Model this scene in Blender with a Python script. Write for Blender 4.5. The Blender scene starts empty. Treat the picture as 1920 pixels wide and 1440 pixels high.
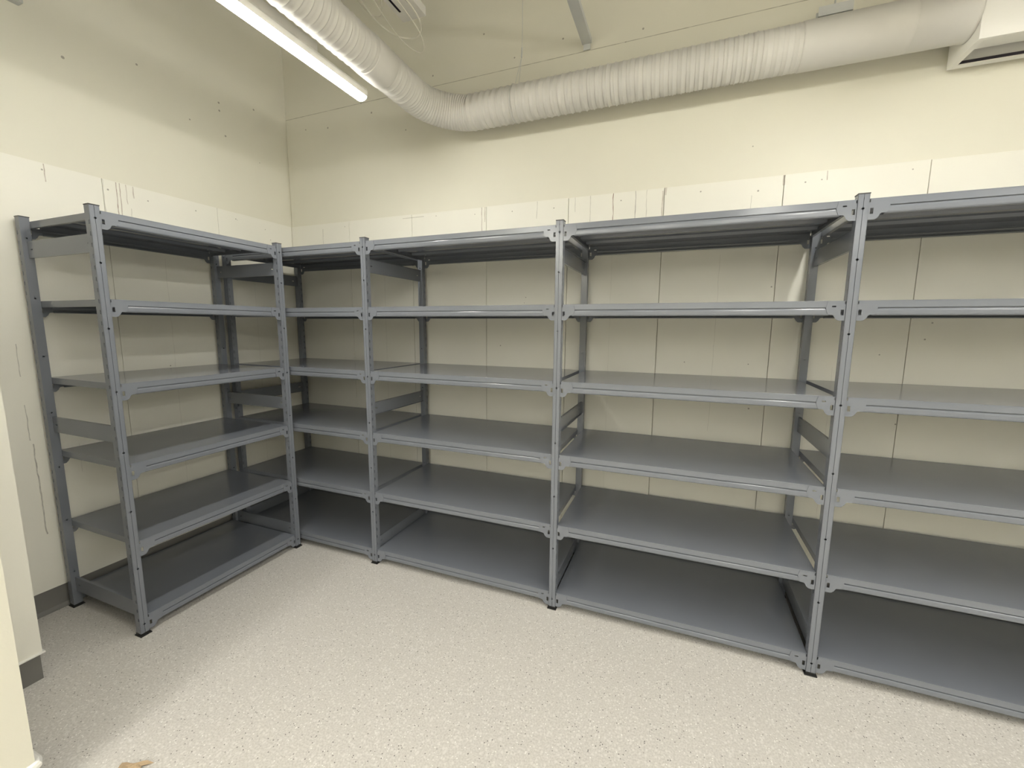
import bpy, bmesh, math, random
from mathutils import Vector, Matrix
random.seed(7)
S = bpy.context.scene
COL = S.collection
PI = math.pi

# ------------------------------------------------------------------ tags
def tag(o, label=None, cat=None, group=None, kind=None):
    if label: o['label'] = label
    if cat: o['category'] = cat
    if group: o['group'] = group
    if kind: o['kind'] = kind
    return o

def empty(name, loc, label, cat, group=None, rz=0.0):
    o = bpy.data.objects.new(name, None); COL.objects.link(o)
    o.location = loc; o.rotation_euler = (0, 0, rz); o.empty_display_size = .05
    return tag(o, label, cat, group)

def obj(name, bm, m, parent=None, loc=(0, 0, 0), rz=0.0, smooth=False):
    bmesh.ops.recalc_face_normals(bm, faces=bm.faces[:])
    me = bpy.data.meshes.new(name); bm.to_mesh(me); bm.free()
    if isinstance(m, (list, tuple)):
        for x in m: me.materials.append(x)
    else: me.materials.append(m)
    if smooth:
        for p in me.polygons: p.use_smooth = True
    o = bpy.data.objects.new(name, me); COL.objects.link(o)
    o.parent = parent; o.location = loc; o.rotation_euler = (0, 0, rz)
    return o

def dup(o, parent, loc, rz=0.0):
    c = o.copy(); COL.objects.link(c); c.parent = parent
    c.location = loc; c.rotation_euler = (0, 0, rz)
    for ch in list(o.children):
        g = ch.copy(); COL.objects.link(g); g.parent = c
    return c

# ------------------------------------------------------------------ mesh helpers
def box(bm, x0, x1, y0, y1, z0, z1, bevel=0.0, mi=0):
    vs = [bm.verts.new(p) for p in ((x0,y0,z0),(x1,y0,z0),(x1,y1,z0),(x0,y1,z0),(x0,y0,z1),(x1,y0,z1),(x1,y1,z1),(x0,y1,z1))]
    fs = [bm.faces.new([vs[i] for i in q]) for q in ((0,3,2,1),(4,5,6,7),(0,1,5,4),(1,2,6,5),(2,3,7,6),(3,0,4,7))]
    for f in fs: f.material_index = mi
    if bevel > 0:
        es = {e for f in fs for e in f.edges}
        bmesh.ops.bevel(bm, geom=list(es), offset=bevel, segments=2, affect='EDGES', profile=.5)

def plate(bm, outer, holes, t, fn):
    """flat sheet with holes; outer/holes are 2-D loops, fn(u,v,w) -> xyz"""
    tmp = bmesh.new(); es = []
    for loop in [outer] + holes:
        vs = [tmp.verts.new((u, v, 0)) for u, v in loop]
        for i in range(len(vs)): es.append(tmp.edges.new((vs[i], vs[(i+1) % len(vs)])))
    bmesh.ops.triangle_fill(tmp, use_beauty=True, use_dissolve=False, edges=es, normal=(0, 0, 1))
    ext = bmesh.ops.extrude_face_region(tmp, geom=tmp.faces[:])
    for v in [g for g in ext['geom'] if isinstance(g, bmesh.types.BMVert)]: v.co.z += t
    mp = {}
    for v in tmp.verts: mp[v] = bm.verts.new(fn(*v.co))
    for f in tmp.faces:
        try: bm.faces.new([mp[v] for v in f.verts])
        except ValueError: pass
    tmp.free()

def extrude(bm, prof, a, b, fn):
    """closed 2-D profile (u,v) swept from a to b; fn(s,u,v)->xyz"""
    A = [bm.verts.new(fn(a, u, v)) for u, v in prof]; B = [bm.verts.new(fn(b, u, v)) for u, v in prof]
    n = len(prof)
    for i in range(n): bm.faces.new((A[i], A[(i+1) % n], B[(i+1) % n], B[i]))
    bm.faces.new(A[::-1]); bm.faces.new(B)

def sheet(pts, t):
    """open polyline -> closed thin profile of thickness t (offset to the left)"""
    out = []
    n = len(pts)
    for i in range(n):
        a = Vector(pts[max(i-1, 0)]); b = Vector(pts[min(i+1, n-1)])
        if 0 < i < n-1:
            d1 = (Vector(pts[i]) - a).normalized(); d2 = (b - Vector(pts[i])).normalized()
            n1 = Vector((-d1.y, d1.x)); n2 = Vector((-d2.y, d2.x)); m = (n1 + n2)
            m = m.normalized() * min(t / max(.35, m.normalized().dot(n1)), 2.2*t)
        else:
            d = (b - a).normalized(); m = Vector((-d.y, d.x)) * t
        out.append(tuple(Vector(pts[i]) + m))
    return list(pts) + out[::-1]

def tube(bm, pts, r, seg=8, cap=True):
    rings = []
    P = [Vector(p) for p in pts]; up = None
    for i, p in enumerate(P):
        t = (P[min(i+1, len(P)-1)] - P[max(i-1, 0)]).normalized()
        if up is None: up = t.orthogonal().normalized()
        up = (up - t * up.dot(t)).normalized(); s = t.cross(up)
        rr = r(i) if callable(r) else r
        rings.append([bm.verts.new(p + (up * math.cos(a) + s * math.sin(a)) * rr) for a in [2*PI*k/seg for k in range(seg)]])
    for a, b in zip(rings, rings[1:]):
        for k in range(seg): bm.faces.new((a[k], a[(k+1) % seg], b[(k+1) % seg], b[k]))
    if cap: bm.faces.new(rings[0][::-1]); bm.faces.new(rings[-1])

def circ(u, v, r, n=12): return [(u + r*math.cos(2*PI*k/n), v + r*math.sin(2*PI*k/n)) for k in range(n)]
def rct(u0, u1, v0, v1): return [(u0, v0), (u1, v0), (u1, v1), (u0, v1)]

# ------------------------------------------------------------------ materials
def mat(name, color=(.5,.5,.5), rough=.5, metal=0.0, spec=.5):
    m = bpy.data.materials.new(name); m.use_nodes = True
    b = m.node_tree.nodes['Principled BSDF']
    b.inputs['Base Color'].default_value = (*color, 1); b.inputs['Roughness'].default_value = rough
    b.inputs['Metallic'].default_value = metal; b.inputs['Specular IOR Level'].default_value = spec
    return m, m.node_tree, b

def noise(nt, scale, detail=3, coord='Object', rough=.5):
    tc = nt.nodes.new('ShaderNodeTexCoord'); n = nt.nodes.new('ShaderNodeTexNoise')
    n.inputs['Scale'].default_value = scale; n.inputs['Detail'].default_value = detail; n.inputs['Roughness'].default_value = rough
    nt.links.new(tc.outputs[coord], n.inputs['Vector']); return n

def ramp(nt, src, stops):
    r = nt.nodes.new('ShaderNodeValToRGB'); nt.links.new(src, r.inputs['Fac'])
    e = r.color_ramp.elements
    e[0].position, e[0].color = stops[0][0], (*stops[0][1], 1); e[1].position, e[1].color = stops[-1][0], (*stops[-1][1], 1)
    for p, c in stops[1:-1]: x = e.new(p); x.color = (*c, 1)
    return r

def bump(nt, b, src, strength, dist=.002):
    bp = nt.nodes.new('ShaderNodeBump'); bp.inputs['Strength'].default_value = strength; bp.inputs['Distance'].default_value = dist
    nt.links.new(src, bp.inputs['Height']); nt.links.new(bp.outputs['Normal'], b.inputs['Normal'])

def painted(name, c, rough, vary=.04, bs=.05, bscale=400):
    m, nt, b = mat(name, c, rough)
    n = noise(nt, 3.0, 4)
    r = ramp(nt, n.outputs['Fac'], [(.3, tuple(x*(1-vary) for x in c)), (.7, tuple(min(1, x*(1+vary)) for x in c))])
    nt.links.new(r.outputs['Color'], b.inputs['Base Color'])
    n2 = noise(nt, bscale, 2); bump(nt, b, n2.outputs['Fac'], bs, .001)
    return m

METAL = painted('grey_powder_coat', (.172, .186, .214), .16, .03, .04, 900)
CAPM = painted('dark_plastic', (.035, .035, .038), .5)
FOOT = painted('black_rubber', (.010, .010, .010), .55)
DUCT = painted('white_painted_duct', (.63, .615, .575), .42, .05, .03, 60)
WHITE = painted('white_lacquer', (.80, .79, .75), .35, .03)
GALV = painted('zinc_steel', (.50, .51, .50), .45, .08)
DARK = painted('recess_shade', (.035, .03, .045), .6)  # shade of slots and recesses put into the colour
CABLE = painted('white_cable_sheath', (.66, .64, .55), .5)
CARD = painted('brown_cardboard', (.46, .34, .21), .8, .15)

def marks_material(name, base, rough, strokes, dots, vary=.035, dot_r=.005):
    """painted plaster or board; strokes and dots are scratches, cracks and screw holes at fixed places (object coords: u along, z up)"""
    m, nt, b = mat(name, base, rough)
    N, Lk = nt.nodes, nt.links
    tc = N.new('ShaderNodeTexCoord'); sep = N.new('ShaderNodeSeparateXYZ'); Lk.new(tc.outputs['Object'], sep.inputs[0])
    add = N.new('ShaderNodeMath'); add.operation = 'ADD'; Lk.new(sep.outputs['X'], add.inputs[0]); Lk.new(sep.outputs['Y'], add.inputs[1])
    U, Z = add.outputs[0], sep.outputs['Z']
    wob = N.new('ShaderNodeTexNoise'); wob.inputs['Scale'].default_value = 14; Lk.new(tc.outputs['Object'], wob.inputs['Vector'])
    def mth(op, a, bb, c=None):
        n = N.new('ShaderNodeMath'); n.operation = op
        for i, x in enumerate((a, bb, c)):
            if x is None: continue
            if isinstance(x, (int, float)): n.inputs[i].default_value = x
            else: Lk.new(x, n.inputs[i])
        return n.outputs[0]
    wo = mth('MULTIPLY_ADD', wob.outputs['Fac'], .012, -.006)
    Uw = mth('ADD', U, wo)
    n1 = N.new('ShaderNodeTexNoise'); n1.inputs['Scale'].default_value = 1.6; n1.inputs['Detail'].default_value = 5; Lk.new(tc.outputs['Object'], n1.inputs['Vector'])
    r = ramp(nt, n1.outputs['Fac'], [(.3, tuple(x*(1-vary) for x in base)), (.7, tuple(min(1, x*(1+vary*.6)) for x in base))])
    cur = r.outputs['Color']
    groups = {}
    for (u, z0, z1, w, col, k) in strokes:
        d = mth('ABSOLUTE', mth('SUBTRACT', Uw, u), 0)
        a = mth('LESS_THAN', d, w)
        zz = mth('MULTIPLY', mth('GREATER_THAN', Z, z0), mth('LESS_THAN', Z, z1))
        v = mth('MULTIPLY', mth('MULTIPLY', a, zz), k)
        groups[col] = v if col not in groups else mth('MAXIMUM', groups[col], v)
    brk = N.new('ShaderNodeTexNoise'); brk.inputs['Scale'].default_value = 22; Lk.new(tc.outputs['Object'], brk.inputs['Vector'])
    bk = mth('MULTIPLY_ADD', brk.outputs['Fac'], 1.6, 0.0)
    dv = None
    for (u, z, rr) in dots:
        du = mth('SUBTRACT', U, u); dz = mth('SUBTRACT', Z, z)
        dd = mth('LESS_THAN', mth('ADD', mth('MULTIPLY', du, du), mth('MULTIPLY', dz, dz)), ((rr or dot_r)*.8)**2)
        dv = dd if dv is None else mth('MAXIMUM', dv, dd)
    for col, v in groups.items():
        mx = N.new('ShaderNodeMixRGB'); Lk.new(cur, mx.inputs[1]); mx.inputs[2].default_value = (*col, 1)
        f = N.new('ShaderNodeMath'); f.operation = 'MULTIPLY'; f.use_clamp = True; Lk.new(v, f.inputs[0]); Lk.new(bk, f.inputs[1])
        Lk.new(f.outputs[0], mx.inputs[0]); cur = mx.outputs[0]
    if dv is not None:
        mx = N.new('ShaderNodeMixRGB'); Lk.new(cur, mx.inputs[1]); mx.inputs[2].default_value = (.12, .10, .08, 1)
        Lk.new(mth('MULTIPLY', dv, .6), mx.inputs[0]); cur = mx.outputs[0]
    Lk.new(cur, b.inputs['Base Color'])
    n2 = N.new('ShaderNodeTexNoise'); n2.inputs['Scale'].default_value = 130; n2.inputs['Detail'].default_value = 3; Lk.new(tc.outputs['Object'], n2.inputs['Vector'])
    bump(nt, b, n2.outputs['Fac'], .18, .0015)
    return m

CRACK = (.20, .185, .16); RUST = (.22, .13, .09); SOFT = (.50, .48, .43)
BOARD = (.80, .785, .71); CREAM = (.73, .71, .61)
ZB = 2.2875
st_back = [(1.712, 2.10, 2.285, .0018, RUST, .8), (1.735, 2.19, 2.285, .0035, RUST, .5), (.329, 2.12, 2.25, .0015, CRACK, .7),
           (2.10, 2.18, 2.285, .0015, CRACK, .6), (2.345, 2.2, 2.285, .0014, CRACK, .6), (2.439, 2.02, 2.285, .0022, SOFT, .7), (2.575, 1.98, 2.285, .0022, RUST, .9),
           (2.703, 2.12, 2.285, .0015, CRACK, .9), (2.765, 2.0, 2.285, .0018, SOFT, .8), (2.852, 2.05, 2.27, .0035, RUST, .55), (2.866, 2.245, 2.286, .006, RUST, .4),
           (3.446, 2.235, 2.286, .006, RUST, .5), (3.30, 2.1, 2.2, .0012, CRACK, .5), (3.63, 2.24, 2.285, .002, RUST, .5), (1.17, 2.262, 2.268, .09, SOFT, .8),
           (.905, .15, 2.0, .0013, SOFT, .6), (2.58, .2, 1.95, .0012, SOFT, .35), (3.17, .9, 1.9, .0012, SOFT, .5), (3.74, .15, 1.3, .0012, SOFT, .4)]
dt_back = [(1.93, 2.24, 0), (2.21, 2.235, 0), (2.62, 2.24, 0), (3.05, 2.245, 0), (3.33, 2.22, .006), (3.54, 2.24, 0), (3.61, 2.245, .004), (1.36, 2.26, .004),
           (.55, 2.25, .004), (1.66, 2.245, .004), (2.03, 1.69, .004), (2.02, 1.655, .003), (1.85, 1.37, .005), (3.43, 1.72, .005), (3.37, 1.05, .006), (4.12, 1.53, .005),
           (4.10, 1.45, .005), (3.93, 1.37, .004), (4.03, 1.02, .005), (3.02, 1.30, .004), (3.35, 1.30, .004), (1.22, 1.70, .005), (3.97, 2.25, .004)]
BOARDM = marks_material('white_board_paint', BOARD, .48, st_back, dt_back)
st_left = [(-1.161, 1.98, 2.285, .0022, RUST, .8), (-1.145, 2.06, 2.285, .0022, RUST, .7), (-1.115, 2.18, 2.285, .0018, RUST, .5), (-1.10, 1.98, 2.16, .0016, SOFT, .8),
           (-1.08, 2.22, 2.285, .003, RUST, .4), (-1.22, 2.08, 2.285, .0016, SOFT, .8), (-1.451, 2.2, 2.285, .0022, RUST, .6), (-1.64, 1.24, 1.40, .0018, CRACK, .5),
           (-1.64, .92, 1.10, .0018, CRACK, .6), (-1.63, .42, .9, .0026, CRACK, .7), (-1.46, .7, .86, .0012, SOFT, .5), (-.95, .2, 1.9, .0012, SOFT, .5), (-.36, .2, 1.9, .0012, SOFT, .5)]
dt_left = [(-1.20, 2.235, .006), (-1.01, 2.225, 0), (-1.46, 2.255, .005), (-.74, 2.235, .005), (-1.19, 2.11, .004), (-.47, 2.245, .005), (-.46, 2.24, .003), (-.20, 2.15, .004), (-.24, 2.22, .004),
           (-.9, 1.62, .004), (-.98, 1.24, .005)]
BOARDL = marks_material('white_board_paint_left', BOARD, .48, st_left, dt_left)
dt_up = [(.84, 3.02, .008), (.99, 3.17, .008), (1.36, 3.17, .007), (1.74, 3.34, .007), (1.95, 3.16, .006), (2.26, 3.20, .007), (2.36, 3.27, .007), (1.13, 2.86, .006), (.43, 2.98, .008), (.21, 3.0, .006),
         (2.62, 3.10, .006), (2.72, 3.15, .007), (3.3, 2.45, .004), (.75, 3.1, .007)]
CREAMB = marks_material('cream_wall_paint', CREAM, .55, [(2.0, 3.096, 3.1035, 6.5, (.30, .28, .22), .8)], dt_up)
dt_upl = [(-.53, 2.99, .008), (-.53, 2.94, .008), (-.50, 2.79, .008), (-.27, 3.06, .008), (-1.0, 2.98, .007), (-.73, 2.80, .006), (-1.33, 2.84, .009), (-.25, 2.7, .004)]
CREAML = marks_material('cream_wall_paint_left', CREAM, .55, [], dt_upl)
CREAMP = marks_material('cream_wall_paint_plain', CREAM, .55, [], [])
BOARDP = marks_material('white_board_paint_plain', BOARD, .48, [], [])
CEILM = painted('grey_ceiling_paint', (.20, .195, .18), .7)
SKIRT = painted('grey_vinyl_cove', (.17, .165, .155), .45, .10, .1, 90)

def floor_material():
    m, nt, b = mat('speckled_vinyl', (.5, .47, .41), .36)
    N, Lk = nt.nodes, nt.links
    tc = N.new('ShaderNodeTexCoord')
    n1 = N.new('ShaderNodeTexNoise'); n1.inputs['Scale'].default_value = 150; n1.inputs['Detail'].default_value = 3
    Lk.new(tc.outputs['Object'], n1.inputs['Vector'])
    r1 = ramp(nt, n1.outputs['Fac'], [(.34, (.51, .485, .45)), (.5, (.58, .555, .515)), (.66, (.64, .615, .575))])
    def specks(scale, lo, col, prev, cut):
        v = N.new('ShaderNodeTexVoronoi'); v.inputs['Scale'].default_value = scale; Lk.new(tc.outputs['Object'], v.inputs['Vector'])
        lt = N.new('ShaderNodeMath'); lt.operation = 'LESS_THAN'; lt.inputs[1].default_value = lo; Lk.new(v.outputs['Distance'], lt.inputs[0])
        sp = N.new('ShaderNodeSeparateColor'); Lk.new(v.outputs['Color'], sp.inputs[0])
        g = N.new('ShaderNodeMath'); g.operation = 'LESS_THAN'; g.inputs[1].default_value = cut; Lk.new(sp.outputs[0], g.inputs[0])
        mu = N.new('ShaderNodeMath'); mu.operation = 'MULTIPLY'; Lk.new(lt.outputs[0], mu.inputs[0]); Lk.new(g.outputs[0], mu.inputs[1])
        mx = N.new('ShaderNodeMixRGB'); Lk.new(mu.outputs[0], mx.inputs[0]); Lk.new(prev, mx.inputs[1]); mx.inputs[2].default_value = (*col, 1)
        return mx.outputs[0]
    c = specks(120, .30, (.82, .80, .76), r1.outputs['Color'], .10)
    c = specks(135, .30, (.15, .14, .13), c, .07)
    c = specks(90, .45, (.66, .635, .595), c, .25)
    Lk.new(c, b.inputs['Base Color'])
    n2 = N.new('ShaderNodeTexNoise'); n2.inputs['Scale'].default_value = 220; Lk.new(tc.outputs['Object'], n2.inputs['Vector'])
    bump(nt, b, n2.outputs['Fac'], .25, .001)
    return m
FLOORM = floor_material()

def lamp_material(strength):
    m = bpy.data.materials.new('lit_opal_diffuser'); m.use_nodes = True; nt = m.node_tree
    for n in list(nt.nodes): nt.nodes.remove(n)
    e = nt.nodes.new('ShaderNodeEmission'); e.inputs['Color'].default_value = (1.0, .975, .90, 1); e.inputs['Strength'].default_value = strength
    o = nt.nodes.new('ShaderNodeOutputMaterial'); nt.links.new(e.outputs[0], o.inputs[0]); return m
LAMPM = lamp_material(33.0)

# ------------------------------------------------------------------ room
XR, YN, ZC = 8.2, -10.6, 3.90
def struct(name, bm, m, parent=None):
    o = obj(name, bm, m, parent)
    if parent is None: o['kind'] = 'structure'
    return o
bm = bmesh.new(); box(bm, -.2, XR+.2, YN-.2, .2, -.12, 0); struct('floor', bm, FLOORM)
bm = bmesh.new(); box(bm, -.2, XR+.2, YN-.2, .2, ZC, ZC+.12); struct('ceiling', bm, CEILM)
# back wall: the plaster wall; a second, slightly proud layer up to 3.10 m; boards up to ZB
bm = bmesh.new(); box(bm, -.2, XR+.2, .018, .2, 0, ZC); box(bm, 0, XR, .010, .018, ZB, 3.10); struct('wall_back', bm, CREAMB)
bm = bmesh.new()
js = [.0] + [.592, 1.158, 1.745, 2.303, 2.860, 3.446, 4.036, 4.62, 5.2, 5.79, 6.38, 6.96, 7.55] + [XR]
for a, b_ in zip(js, js[1:]):
    box(bm, a+.0014, b_-.0014, 0, .017, .122, ZB - .004*random.random(), .0012)
struct('trim_1', bm, BOARDM)
bm = bmesh.new(); extrude(bm, [(.017, 0), (-.012, 0), (-.004, .006), (.004, .02), (.006, .12), (.017, .12)], 0, XR, lambda s, u, v: (s, u, v)); struct('baseboard_back', bm, SKIRT)
# left wall
bm = bmesh.new(); box(bm, -.2, -.010, YN-.2, .2, 0, ZC); struct('wall_left', bm, CREAML)
bm = bmesh.new()
for a, b_ in ((-2.0, -1.2245), (-1.2225, -.60), (-.598, -.0005)):
    box(bm, -.012, 0, a, b_, .122, ZB, .0010)
struct('trim_2', bm, BOARDL)
bm = bmesh.new(); extrude(bm, [(-.017, 0), (.012, 0), (.004, .006), (-.004, .02), (-.006, .12), (-.017, .12)], -2.0, 0, lambda s, u, v: (u, s, v)); struct('baseboard_left', bm, SKIRT)
# boxed-out wall, further step
bm = bmesh.new(); box(bm, -.05, .53, -2.3, -1.90, 0, ZC); struct('wall_near', bm, CREAMP)
bm = bmesh.new(); box(bm, .0, .547, -2.3, -1.885, .124, ZC-.2); struct('trim_3', bm, BOARDP)
bm = bmesh.new(); box(bm, .525, .556, -2.3, -1.878, .117, .124, .001); struct('trim_4', bm, WHITE)
bm = bmesh.new(); box(bm, 0, .541, -2.3, -1.891, 0, .117); struct('baseboard_near', bm, SKIRT)
bm = bmesh.new(); box(bm, -.05, 1.16, YN, -2.156, 0, ZC); struct('wall_side', bm, CREAMP)
bm = bmesh.new(); box(bm, .4, 1.177, YN, -2.139, .124, ZC-.1); struct('trim_5', bm, CREAMP)
bm = bmesh.new()
tube(bm, [(1.178, YN, .122), (1.178, -2.15, .122), (1.176, -2.137, .122), (1.16, -2.131, .122), (.6, -2.131, .122)], .014, 10); struct('trim_6', bm, WHITE)
bm = bmesh.new(); box(bm, .4, 1.171, YN, -2.145, 0, .115); struct('baseboard_side', bm, SKIRT)
bm = bmesh.new(); box(bm, XR, XR+.2, YN-.2, .2, 0, ZC); struct('wall_right', bm, CREAMP)
bm = bmesh.new(); box(bm, -.2, XR+.2, YN-.2, YN, 0, ZC); struct('wall_front', bm, CREAMP)

# ------------------------------------------------------------------ shelving
PW = .036
def upright_mesh():
    bm = bmesh.new(); h = PW/2; t = .0016
    zs = [1.946, 1.760, 1.478, 1.196, .913, .629, .343, .056]
    # two front halves with half-round holes along a narrow centre slit
    for s in (-1, 1):
        g = .0007; r = .0042; loop = []
        loop.append((s*h, .004)); loop.append((s*h, 1.998)); loop.append((s*g, 1.998))
        for z in zs:
            for k in range(7):
                a = PI/2 - PI*k/6; loop.append((s*(g + r*math.cos(a)), z + r*math.sin(a)))
        loop.append((s*g, .004))
        plate(bm, loop, [], t, lambda u, v, w: (u, w, v))
    # sides with hook slots, back lips
    slots = [rct(.006, .0115, z, z+.017) for z in [.03 + .0472*k for k in range(41)]]
    for s in (-1, 1):
        plate(bm, rct(0, PW, .004, 1.998), slots, t, lambda u, v, w, s=s: (s*(h - w), u, v))
    plate(bm, rct(-h+.0016, h-.0016, .004, 1.998), [circ(0, z + .141, .004, 8) for z in zs[1:]], t, lambda u, v, w: (u, PW - w, v))
    return bm
def make_upright(parent, loc, rz):
    u = obj('upright', upright_mesh(), METAL, parent, loc, rz)
    bm = bmesh.new(); box(bm, -.0195, .0195, -.0015, PW+.0015, 1.998, 2.002, .0008); box(bm, -.0155, .0155, .004, PW-.004, 1.985, 1.998)
    obj('top_cap', bm, CAPM, u)
    bm = bmesh.new(); box(bm, -.024, .024, -.009, PW+.006, 0, .005, .001); box(bm, -.0195, .0195, -.0018, PW+.0018, .004, .013, .0008)
    obj('foot_pad', bm, FOOT, u)
    return u

D = .606
def end_plate_outline(z0=0.0):
    # x from the shelf end, z down; rounded hook ear under the beam
    pts = [(0, -.014), (.004, -.014), (.004, -.003), (.058, -.003), (.064, -.029), (.056, -.0535), (.040, -.0545)]
    for k in range(4): pts.append((.036 - .002*k, -.058 - .004*k))
    for k in range(6):
        a = -.35 - (PI/2 - .35)*k/5; pts.append((.018 + .010*math.cos(a), -.067 + .010*math.sin(a)))
    pts.append((0, -.077)); return pts
def beam_mesh(Ln, flip=False):
    bm = bmesh.new()
    fy = (lambda y: D - y) if flip else (lambda y: y)
    prof = [(.002, 0), (0, -.002), (0, -.0255), (.0015, -.027), (.0065, -.0275), (.0065, -.0300), (.0015, -.0305), (.0, -.033), (-.0006, -.038), (0, -.050), (.002, -.0545), (.006, -.0565), (.020, -.0565), (.0205, -.052)]
    extrude(bm, sheet(prof, .0013), .050, Ln-.050, lambda s, u, v: (s, fy(u), v))
    for side in (0, 1):
        m = (lambda u: u) if side == 0 else (lambda u: Ln - u)
        holes = [rct(.0045, .0145, -.056, -.035)]
        if (side == 1) != flip: holes.append(rct(.031, .044, -.0245, -.0195))
        plate(bm, end_plate_outline(), holes, .0016, lambda u, v, w: (m(u), fy(-.0024 + w), v))
    return bm
def deck_mesh(Ln):
    bm = bmesh.new()
    box(bm, 0.0, Ln, -.0006, D+.0006, -.0034, -.0003, .0004)
    for x0, x1 in ((0, .0013), (Ln-.0013, Ln)): box(bm, x0, x1, .004, D-.004, -.030, -.001)
    box(bm, .001, .014, .02, D-.02, -.031, -.0295); box(bm, Ln-.014, Ln-.001, .02, D-.02, -.031, -.0295)
    for yc in (.16, .303, .45):   # pressed stiffening channels underneath
        extrude(bm, [(yc-.022, -.0012), (yc-.015, -.017), (yc+.015, -.017), (yc+.022, -.0012)], .016, Ln-.016, lambda s, u, v: (s, u, v))
    return bm
def make_shelf(Ln, parent, loc, rz):
    d = obj('shelf', deck_mesh(Ln), METAL, parent, loc, rz)
    obj('front_beam', beam_mesh(Ln), METAL, d); obj('rear_beam', beam_mesh(Ln, True), METAL, d)
    return d

BR0, BR1 = PW - .004, .617 - PW + .004    # brace runs from front to rear upright
def brace_mesh():
    bm = bmesh.new(); H = .078
    outer = rct(BR0-.028, BR1+.028, 0, H)
    holes = [rct(BR0+.028, BR0+.046, H*.5-.0025, H*.5+.0025), rct(BR1-.046, BR1-.028, H*.5-.0025, H*.5+.0025)]
    outer = rct(BR0+.0015, BR1-.0015, 0, H)
    plate(bm, outer, holes, .0014, lambda u, v, w: (w, u, v))
    box(bm, .0014, .011, BR0+.004, BR1-.004, 0, .0013); box(bm, .0014, .011, BR0+.004, BR1-.004, H-.0013, H)
    return bm

ZS = [1.9814, 1.6075, 1.2301, .8525, .4741, .0938]
ZBR = [1.808, .955, .085]
def frame(parent, s, first=[None]):
    """one upright pair with three cross braces; s = local position along the row"""
    if first[0] is None:
        u = make_upright(parent, (s, 0, 0), 0)
        b = obj('cross_brace', brace_mesh(), METAL, parent, (s - .0007, 0, ZBR[0]))
        first[0] = (u, b)
    else:
        u, b = first[0]; dup(u, parent, (s, 0, 0)); dup(b, parent, (s - .0007, 0, ZBR[0]))
    u, b = first[0]
    dup(u, parent, (s, .617, 0), PI)
    for z in ZBR[1:]: dup(b, parent, (s - .0007, 0, z))

# corner of the room to the right: one linked row of four bays on five upright frames, plus an unseen end bay added to block light
row = empty('shelving_unit', (0, -.645, 0), 'long row of grey steel shelving bays standing along the back wall, six shelves high', 'shelving')
CX = [.090, 1.260, 2.428, 3.598, 4.768, 5.938]
for x in CX: frame(row, x)
sh = None
for i in range(5):
    a, b_ = CX[i] + PW/2, CX[i+1] - PW/2; Ln = b_ - a
    for z in ZS:
        if sh is None: sh = make_shelf(1.170 - PW - .001, row, (a + .0005, .005, z), 0)
        else: dup(sh, row, (a + .0005, .005, z))
# single bay against the left wall, facing the room
uA = empty('shelving_unit', (.645, -1.573, 0), 'single grey steel six-shelf bay standing alone along the left wall', 'shelving', None, PI/2)
LA = .895
frame(uA, 0); frame(uA, LA)
shA = make_shelf(LA - PW - .001, uA, (PW/2 + .0005, .005, ZS[0]), 0)
for z in ZS[1:]: dup(shA, uA, (PW/2 + .0005, .005, z))

# ------------------------------------------------------------------ duct
def path_duct():
    P = []; y = -3.86
    XD, YD, r = 1.453, -.165, .265
    L1 = (YD - r) - y
    n = int(L1/.041)
    tot = []
    def add(p, rad): tot.append((p, rad))
    R0 = .0935
    k = 0
    for i in range(n):
        s = y + L1*i/n; st = L1/n
        for f, dr in ((0, 0), (.40, 0), (.44, .0032), (.48, .0032), (.52, 0), (.60, 0), (.63, -.0010), (.66, 0)):
            add((XD, s + st*f, 2.842), R0 + dr)
    m = 21
    for i in range(m):
        for f, dr in ((0, 0), (.35, .0015), (.8, .0010), (.88, -.0035), (.95, -.001)):
            t = (i + f)/m; a = PI/2*t
            add((XD + r - r*math.cos(a), YD - r + r*math.sin(a), 2.842 - .047*t), R0 + .002*t + dr)
    x0, x1 = XD + r, 3.44; n = int((x1-x0)/.041)
    for i in range(n):
        s = x0 + (x1-x0)*i/n; st = (x1-x0)/n
        for f, dr in ((0, 0), (.30, 0), (.34, .0038), (.40, .0038), (.44, 0), (.80, 0), (.83, -.0040), (.90, -.0040), (.94, 0)):
            add((s + st*f, YD, 2.795), R0 + .002 + dr*(1.0 if i < n-4 else .45))
    add((x1, YD, 2.795), R0 + .002)
    return tot
duct = empty('air_duct', (1.453, -2.0, 2.75), 'white ridged round air duct bending under the ceiling into the corner', 'duct')
def rel(p, o): return (p[0]-o[0], p[1]-o[1], p[2]-o[2])
DO = (1.453, -2.0, 2.75)
pts = path_duct(); bm = bmesh.new()
tube(bm, [rel(p, DO) for p, _ in pts], lambda i: pts[i][1], 48); obj('ridged_hose', bm, DUCT, duct, smooth=True)
bm = bmesh.new()
sl = [(3.43, .0965), (3.436, .0985), (3.82, .0985), (3.828, .0985), (3.830, .0965), (3.836, .0965), (3.838, .0985), (4.020, .0985), (4.024, .1015), (4.036, .1015)]
tube(bm, [rel((x, -.165, 2.795), DO) for x, _ in sl], lambda i: sl[i][1], 48); o = obj('smooth_sleeve', bm, DUCT, duct, smooth=True)
bm = bmesh.new()
cf = [(-.80, .0975), (-.797, .0990), (-.66, .0990), (-.657, .0975)]
tube(bm, [rel((1.453, y, 2.842), DO) for y, _ in cf], lambda i: cf[i][1], 48); obj('coupling_band', bm, DUCT, duct, smooth=True)
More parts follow.
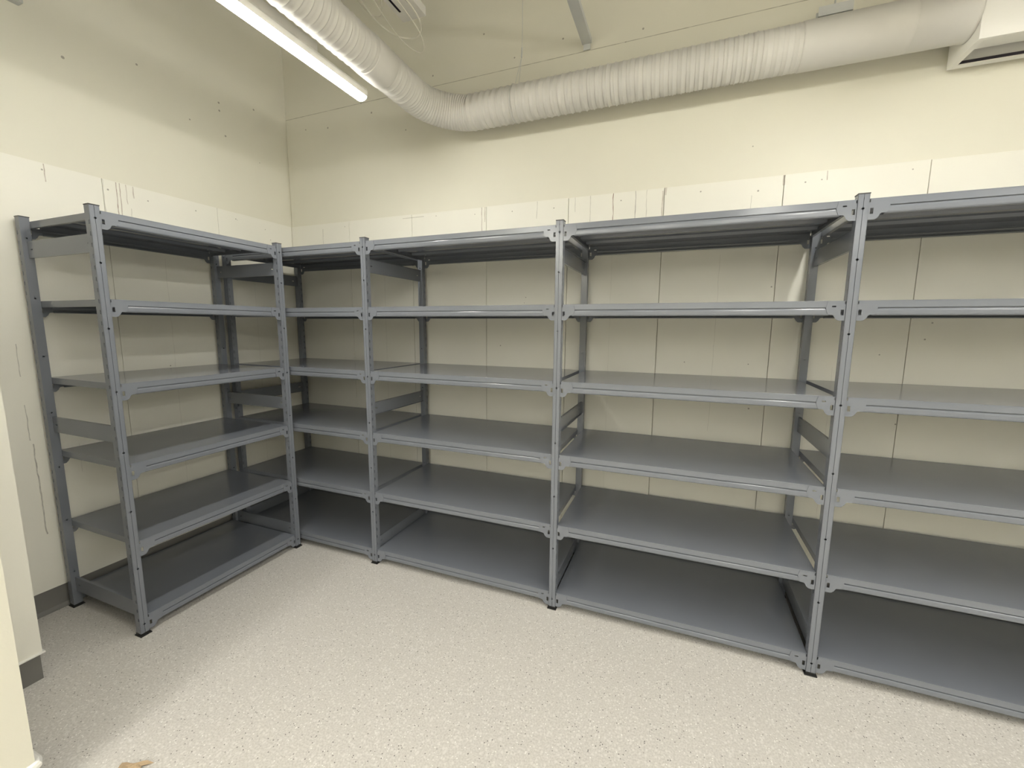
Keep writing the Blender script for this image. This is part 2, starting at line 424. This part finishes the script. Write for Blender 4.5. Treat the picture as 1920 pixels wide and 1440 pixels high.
# wire hanger with a turnbuckle and a thin strap round the hose
bm = bmesh.new()
tube(bm, [rel(p, DO) for p in ((2.052, -.165, ZC), (2.05, -.165, 3.09))], .0016, 6)
tube(bm, [rel(p, DO) for p in ((2.05, -.165, 3.09), (2.047, -.165, 3.04))], .0045, 8)
tube(bm, [rel(p, DO) for p in ((2.047, -.165, 3.04), (2.02, -.19, 2.895))], .0014, 6)
tube(bm, [rel(p, DO) for p in ((2.047, -.165, 3.04), (2.02, -.14, 2.895))], .0014, 6)
ring = [rel((2.012, -.165 + .1005*math.cos(a), 2.795 + .1005*math.sin(a)), DO) for a in [2*PI*k/40 for k in range(41)]]
tube(bm, ring, .0014, 6)
obj('hanger_wire', bm, GALV, duct)

# duct support bracket on a threaded rod
bk = empty('duct_bracket', (3.555, -.165, 2.90), 'small grey steel bracket on a rod above the smooth duct end', 'bracket')
bm = bmesh.new()
extrude(bm, [(-.022, .0), (.022, 0), (.022, .040), (.0195, .040), (.0195, .0025), (-.0195, .0025), (-.0195, .040), (-.022, .040)], -.065, .065, lambda s, u, v: (s, u, v))
obj('channel', bm, GALV, bk)
bm = bmesh.new(); tube(bm, [(.0, 0, -.004), (.0, 0, ZC-2.90)], .004, 8); tube(bm, [(0, 0, .003), (0, 0, .011)], .009, 6); obj('threaded_rod', bm, GALV, bk)

# ------------------------------------------------------------------ air terminal box
bx = empty('vent_box', (4.037, -.02, 2.655), 'white rectangular ventilation box with open underside at the duct end', 'vent')
bm = bmesh.new()
X1, Y0, Y1, Zt = .95, -.226, 0.0, .46; w = .004
box(bm, 0, w, Y0, Y1, 0, Zt); box(bm, X1-w, X1, Y0, Y1, 0, Zt); box(bm, w, X1-w, Y0, Y0+w, 0, Zt); box(bm, w, X1-w, Y1-w, Y1, 0, Zt); box(bm, w, X1-w, Y0+w, Y1-w, Zt-w, Zt)
obj('casing', bm, WHITE, bx)
bm = bmesh.new()
box(bm, w, .024, Y0+w, Y1-w, .001, .005); box(bm, X1-.024, X1-w, Y0+w, Y1-w, .001, .005); box(bm, .024, X1-.024, Y0+w, Y0+.014, .001, .005); box(bm, .024, X1-.024, Y1-.028, Y1-w, .001, .005)
obj('rim', bm, WHITE, bx)
bm = bmesh.new()
extrude(bm, sheet([(Y0+.010, .012), (Y0+.03, .024), (Y1-.075, .034), (Y1-.060, .060)], .002), .02, X1-.02, lambda s, u, v: (s, u, v)); obj('deflector_plate', bm, WHITE, bx)
bm = bmesh.new(); box(bm, .006, X1-.006, Y0+.006, Y1-.006, .10, .102); box(bm, .03, X1-.006, Y1-.0085, Y1-.0045, .0055, .026); obj('slot_shade_liner', bm, DARK, bx)  # dark sheet and strip paint the shade inside the vent slot

# ------------------------------------------------------------------ lamps
def lamp_profiles():
    W = .066; h = W/2
    diff = [(-h*math.cos(PI*k/14)*.94, .031 - .019*math.sin(PI*k/14)**.9) for k in range(15)]
    house = [(-h, .031), (h, .031), (h, .058), (h-.004, .070), (h-.010, .074), (-h+.010, .074), (-h+.004, .070), (-h, .058)]
    return diff, house
def make_lamp(loc, L, label):
    diff, house = lamp_profiles()
    t = empty('strip_lamp', loc, label, 'lamp', 'lit white strip lamps')
    bm = bmesh.new(); extrude(bm, diff, -L+.006, -.006, lambda s, u, v: (u, s, v)); obj('diffuser', bm, LAMPM, t)
    bm = bmesh.new(); extrude(bm, house, -L+.006, -.006, lambda s, u, v: (u, s, v)); obj('housing', bm, WHITE, t)
    whole = [(u, v) for u, v in diff] + [(u, v) for u, v in house[2:]]
    for a, b_ in ((-.006, 0), (-L, -L+.006)):
        bm = bmesh.new(); extrude(bm, whole, a, b_, lambda s, u, v: (u, s, v)); obj('end_cap', bm, WHITE, t)
    bm = bmesh.new()
    bm.free()
    for a in (-.42, -L+.42):
        bm = bmesh.new(); tube(bm, [(0, a, .10), (0, a, ZC-loc[2])], .0014, 6); obj('hanger_wire', bm, GALV, t)
    bm = bmesh.new(); extrude(bm, sheet([(-.021, .075), (-.021, .112), (.021, .112), (.021, .075)], .0012), -L-.05, -.33, lambda s, u, v: (u, s, v))
    box(bm, -.021, .021, -L-.05, -.33, .0742, .0755)
    obj('mounting_rail', bm, WHITE, t)
    return t
make_lamp((1.303, -.645, 2.70), 1.52, 'lit white strip lamp hanging beside the duct near the left wall')
make_lamp((3.76, -.645, 2.70), 1.52, 'lit white strip lamp to the right, out of view in front of the long row')
BEHIND = ['nearest', 'second', 'third', 'fourth', 'farthest']
for i in range(5):  # unseen rows added to light the walls behind the shelves
    y = -2.27 - 1.64*i
    make_lamp((1.303, y, 2.70), 1.52, 'lit white strip lamp added unseen in the left row behind the viewer, %s from the viewer' % BEHIND[i])
    make_lamp((3.76, y, 2.70), 1.52, 'lit white strip lamp added unseen in the right row behind the viewer, %s from the viewer' % BEHIND[i])
for i in range(3):  # further unseen lamps added, sending shallow light in between the shelves
    y = -5.0 - 1.9*i
    make_lamp((2.53, y, 2.70), 1.52, 'lit white strip lamp added unseen in the middle row far behind the viewer, %s from the viewer' % BEHIND[i])
    make_lamp((4.95, y, 2.70), 1.52, 'lit white strip lamp added unseen right of the paired rows behind the viewer, %s from the viewer' % BEHIND[i])
    make_lamp((6.2, -.645-1.64*i, 2.70), 1.52, 'lit white strip lamp added in the unseen row at right, %s from the back wall' % BEHIND[i])
    make_lamp((7.5, -.645-1.64*i, 2.70), 1.52, 'lit white strip lamp added unseen beside the right wall, %s from the back wall' % BEHIND[i])

# ------------------------------------------------------------------ channel reaching to the back wall, and the tray with cables
ch = empty('ceiling_channel', (2.392, -.004, 3.125), 'flat grey steel channel high up with its end at the back wall', 'channel')
bm = bmesh.new(); extrude(bm, sheet([(-.027, .028), (-.027, 0), (.027, 0), (.027, .028)], .0015), -2.2, 0, lambda s, u, v: (u, s, v)); obj('profile', bm, GALV, ch)
bm = bmesh.new(); box(bm, -.02, .02, -.003, .0035, -.03, .03); obj('end_bracket', bm, GALV, ch)
bm = bmesh.new()
bm.free()
for y in (-.9, -1.8):
    bm = bmesh.new(); tube(bm, [(0, y, .001), (0, y, ZC-3.125)], .003, 6); obj('threaded_rod', bm, GALV, ch)

ty = empty('cable_tray', (1.55, -.50, 3.15), 'pale cable tray with dark slots beneath the ceiling above the duct', 'tray')
bm = bmesh.new()
plate(bm, rct(-.07, .07, -2.6, 0), [rct(-.048, -.034, a, a+.30) for a in (-.37, -.77, -1.17, -1.57)] + [rct(.033, .047, a, a+.30) for a in (-.41, -.81, -1.21)], .0015, lambda u, v, w: (u, v, w))
box(bm, -.0715, -.07, -2.6, 0, 0, .045); box(bm, .07, .0715, -2.6, 0, 0, .045)
obj('perforated_tray', bm, DUCT, ty)
bm = bmesh.new()
bm.free()
for y in (-.5, -1.7):
    bm = bmesh.new(); tube(bm, [(0, y, .001), (0, y, ZC-3.15)], .003, 6); obj('threaded_rod', bm, GALV, ty)
bm = bmesh.new(); box(bm, -.069, .069, -2.55, -.02, .012, .03); obj('bundle_shade_slab', bm, DARK, ty)  # flat slab in shade colour, so the tray slots look dark
def spline(ctrl, n=10):
    out = []; C = [Vector(c) for c in ctrl]; C = [C[0]*2-C[1]] + C + [C[-1]*2-C[-2]]
    for i in range(1, len(C)-2):
        for k in range(n):
            t = k/n; p0, p1, p2, p3 = C[i-1:i+3]
            out.append(.5*((2*p1) + (p2-p0)*t + (2*p0-5*p1+4*p2-p3)*t*t + (3*p1-p0-3*p2+p3)*t**3))
    out.append(C[-2]); return out
CO = (1.50, -.72, 3.14)
coil = empty('cable_coil', CO, 'loose coil of white cables hanging in loops below the slotted tray', 'cables')
loops = [(.0042, [(1.49, -1.00, 3.140), (1.41, -.80, 3.130), (1.385, -.62, 3.112), (1.43, -.50, 3.095), (1.52, -.455, 3.092), (1.59, -.50, 3.110), (1.61, -.64, 3.128), (1.58, -.86, 3.140)]),
         (.0028, [(1.50, -.92, 3.134), (1.44, -.60, 3.11), (1.46, -.46, 3.07), (1.51, -.40, 3.05), (1.555, -.42, 3.06), (1.575, -.52, 3.095), (1.57, -.78, 3.134)]),
         (.0032, [(1.60, -.98, 3.138), (1.57, -.82, 3.134), (1.50, -.72, 3.13), (1.42, -.62, 3.125), (1.37, -.66, 3.13), (1.385, -.80, 3.135), (1.44, -.98, 3.138)])]
for r_, c in loops:
    bm = bmesh.new(); tube(bm, [rel(q, CO) for q in spline(c)], r_, 8); obj('cable', bm, CABLE, coil, smooth=True)

# ------------------------------------------------------------------ junction box on the left wall
jb = empty('junction_box', (-.011, -1.52, 3.02), 'grey box high on the left wall, only its lower corner in view', 'box')
bm = bmesh.new(); box(bm, 0, .05, -.06, .06, -.035, .13, .004); obj('casing', bm, GALV, jb)
bm = bmesh.new(); box(bm, .05, .056, -.056, .056, -.030, .125, .002); obj('lid', bm, GALV, jb)

# ------------------------------------------------------------------ scrap on the floor
bm = bmesh.new()
g = {}
for i in range(9):
    for j in range(7):
        x, y = i*.011, j*.010
        ex = (1 - .25*math.sin(j*1.7))
        g[i, j] = bm.verts.new((x*ex + .002*random.uniform(-1, 1), y + .003*math.sin(i*1.3), .003 + .006*abs(math.sin(i*.5+j*.35)) + .001*random.random()))
for i in range(8):
    for j in range(6): bm.faces.new((g[i, j], g[i+1, j], g[i+1, j+1], g[i, j+1]))
ext = bmesh.ops.extrude_face_region(bm, geom=bm.faces[:])
for v in [q for q in ext['geom'] if isinstance(q, bmesh.types.BMVert)]: v.co.z -= .0015
o = obj('cardboard_scrap', bm, CARD, None, (1.315, -2.035, 0), .45); tag(o, 'torn scrap of brown cardboard lying on the speckled floor', 'cardboard')

# ------------------------------------------------------------------ world, camera
W = bpy.data.worlds.new('World'); S.world = W; W.use_nodes = True
W.node_tree.nodes['Background'].inputs[0].default_value = (.02, .02, .02, 1); W.node_tree.nodes['Background'].inputs[1].default_value = .0

F = 792.07
yaw, pitch, roll = .3746, -.1353, .0066
cy, sy, cp, sp = math.cos(yaw), math.sin(yaw), math.cos(pitch), math.sin(pitch)
fwd = Vector((-sy*cp, cy*cp, sp)); right = Vector((cy, sy, 0)); up = right.cross(fwd)
r2 = math.cos(roll)*right + math.sin(roll)*up; u2 = -math.sin(roll)*right + math.cos(roll)*up
cam = bpy.data.cameras.new('camera'); cam.sensor_width = 36; cam.lens = F/1920*36; cam.clip_start = .02
co = bpy.data.objects.new('camera', cam); COL.objects.link(co)
M = Matrix((r2, u2, -fwd)).transposed().to_4x4(); M.translation = Vector((2.98508, -2.66689, 1.49954)); co.matrix_world = M
S.camera = co
S.view_settings.view_transform = 'Standard'; S.view_settings.look = 'None'; S.view_settings.gamma = 1; S.view_settings.use_curve_mapping = False
S.view_settings.exposure = 1.03
S.cycles.max_bounces = 10; S.cycles.diffuse_bounces = 8
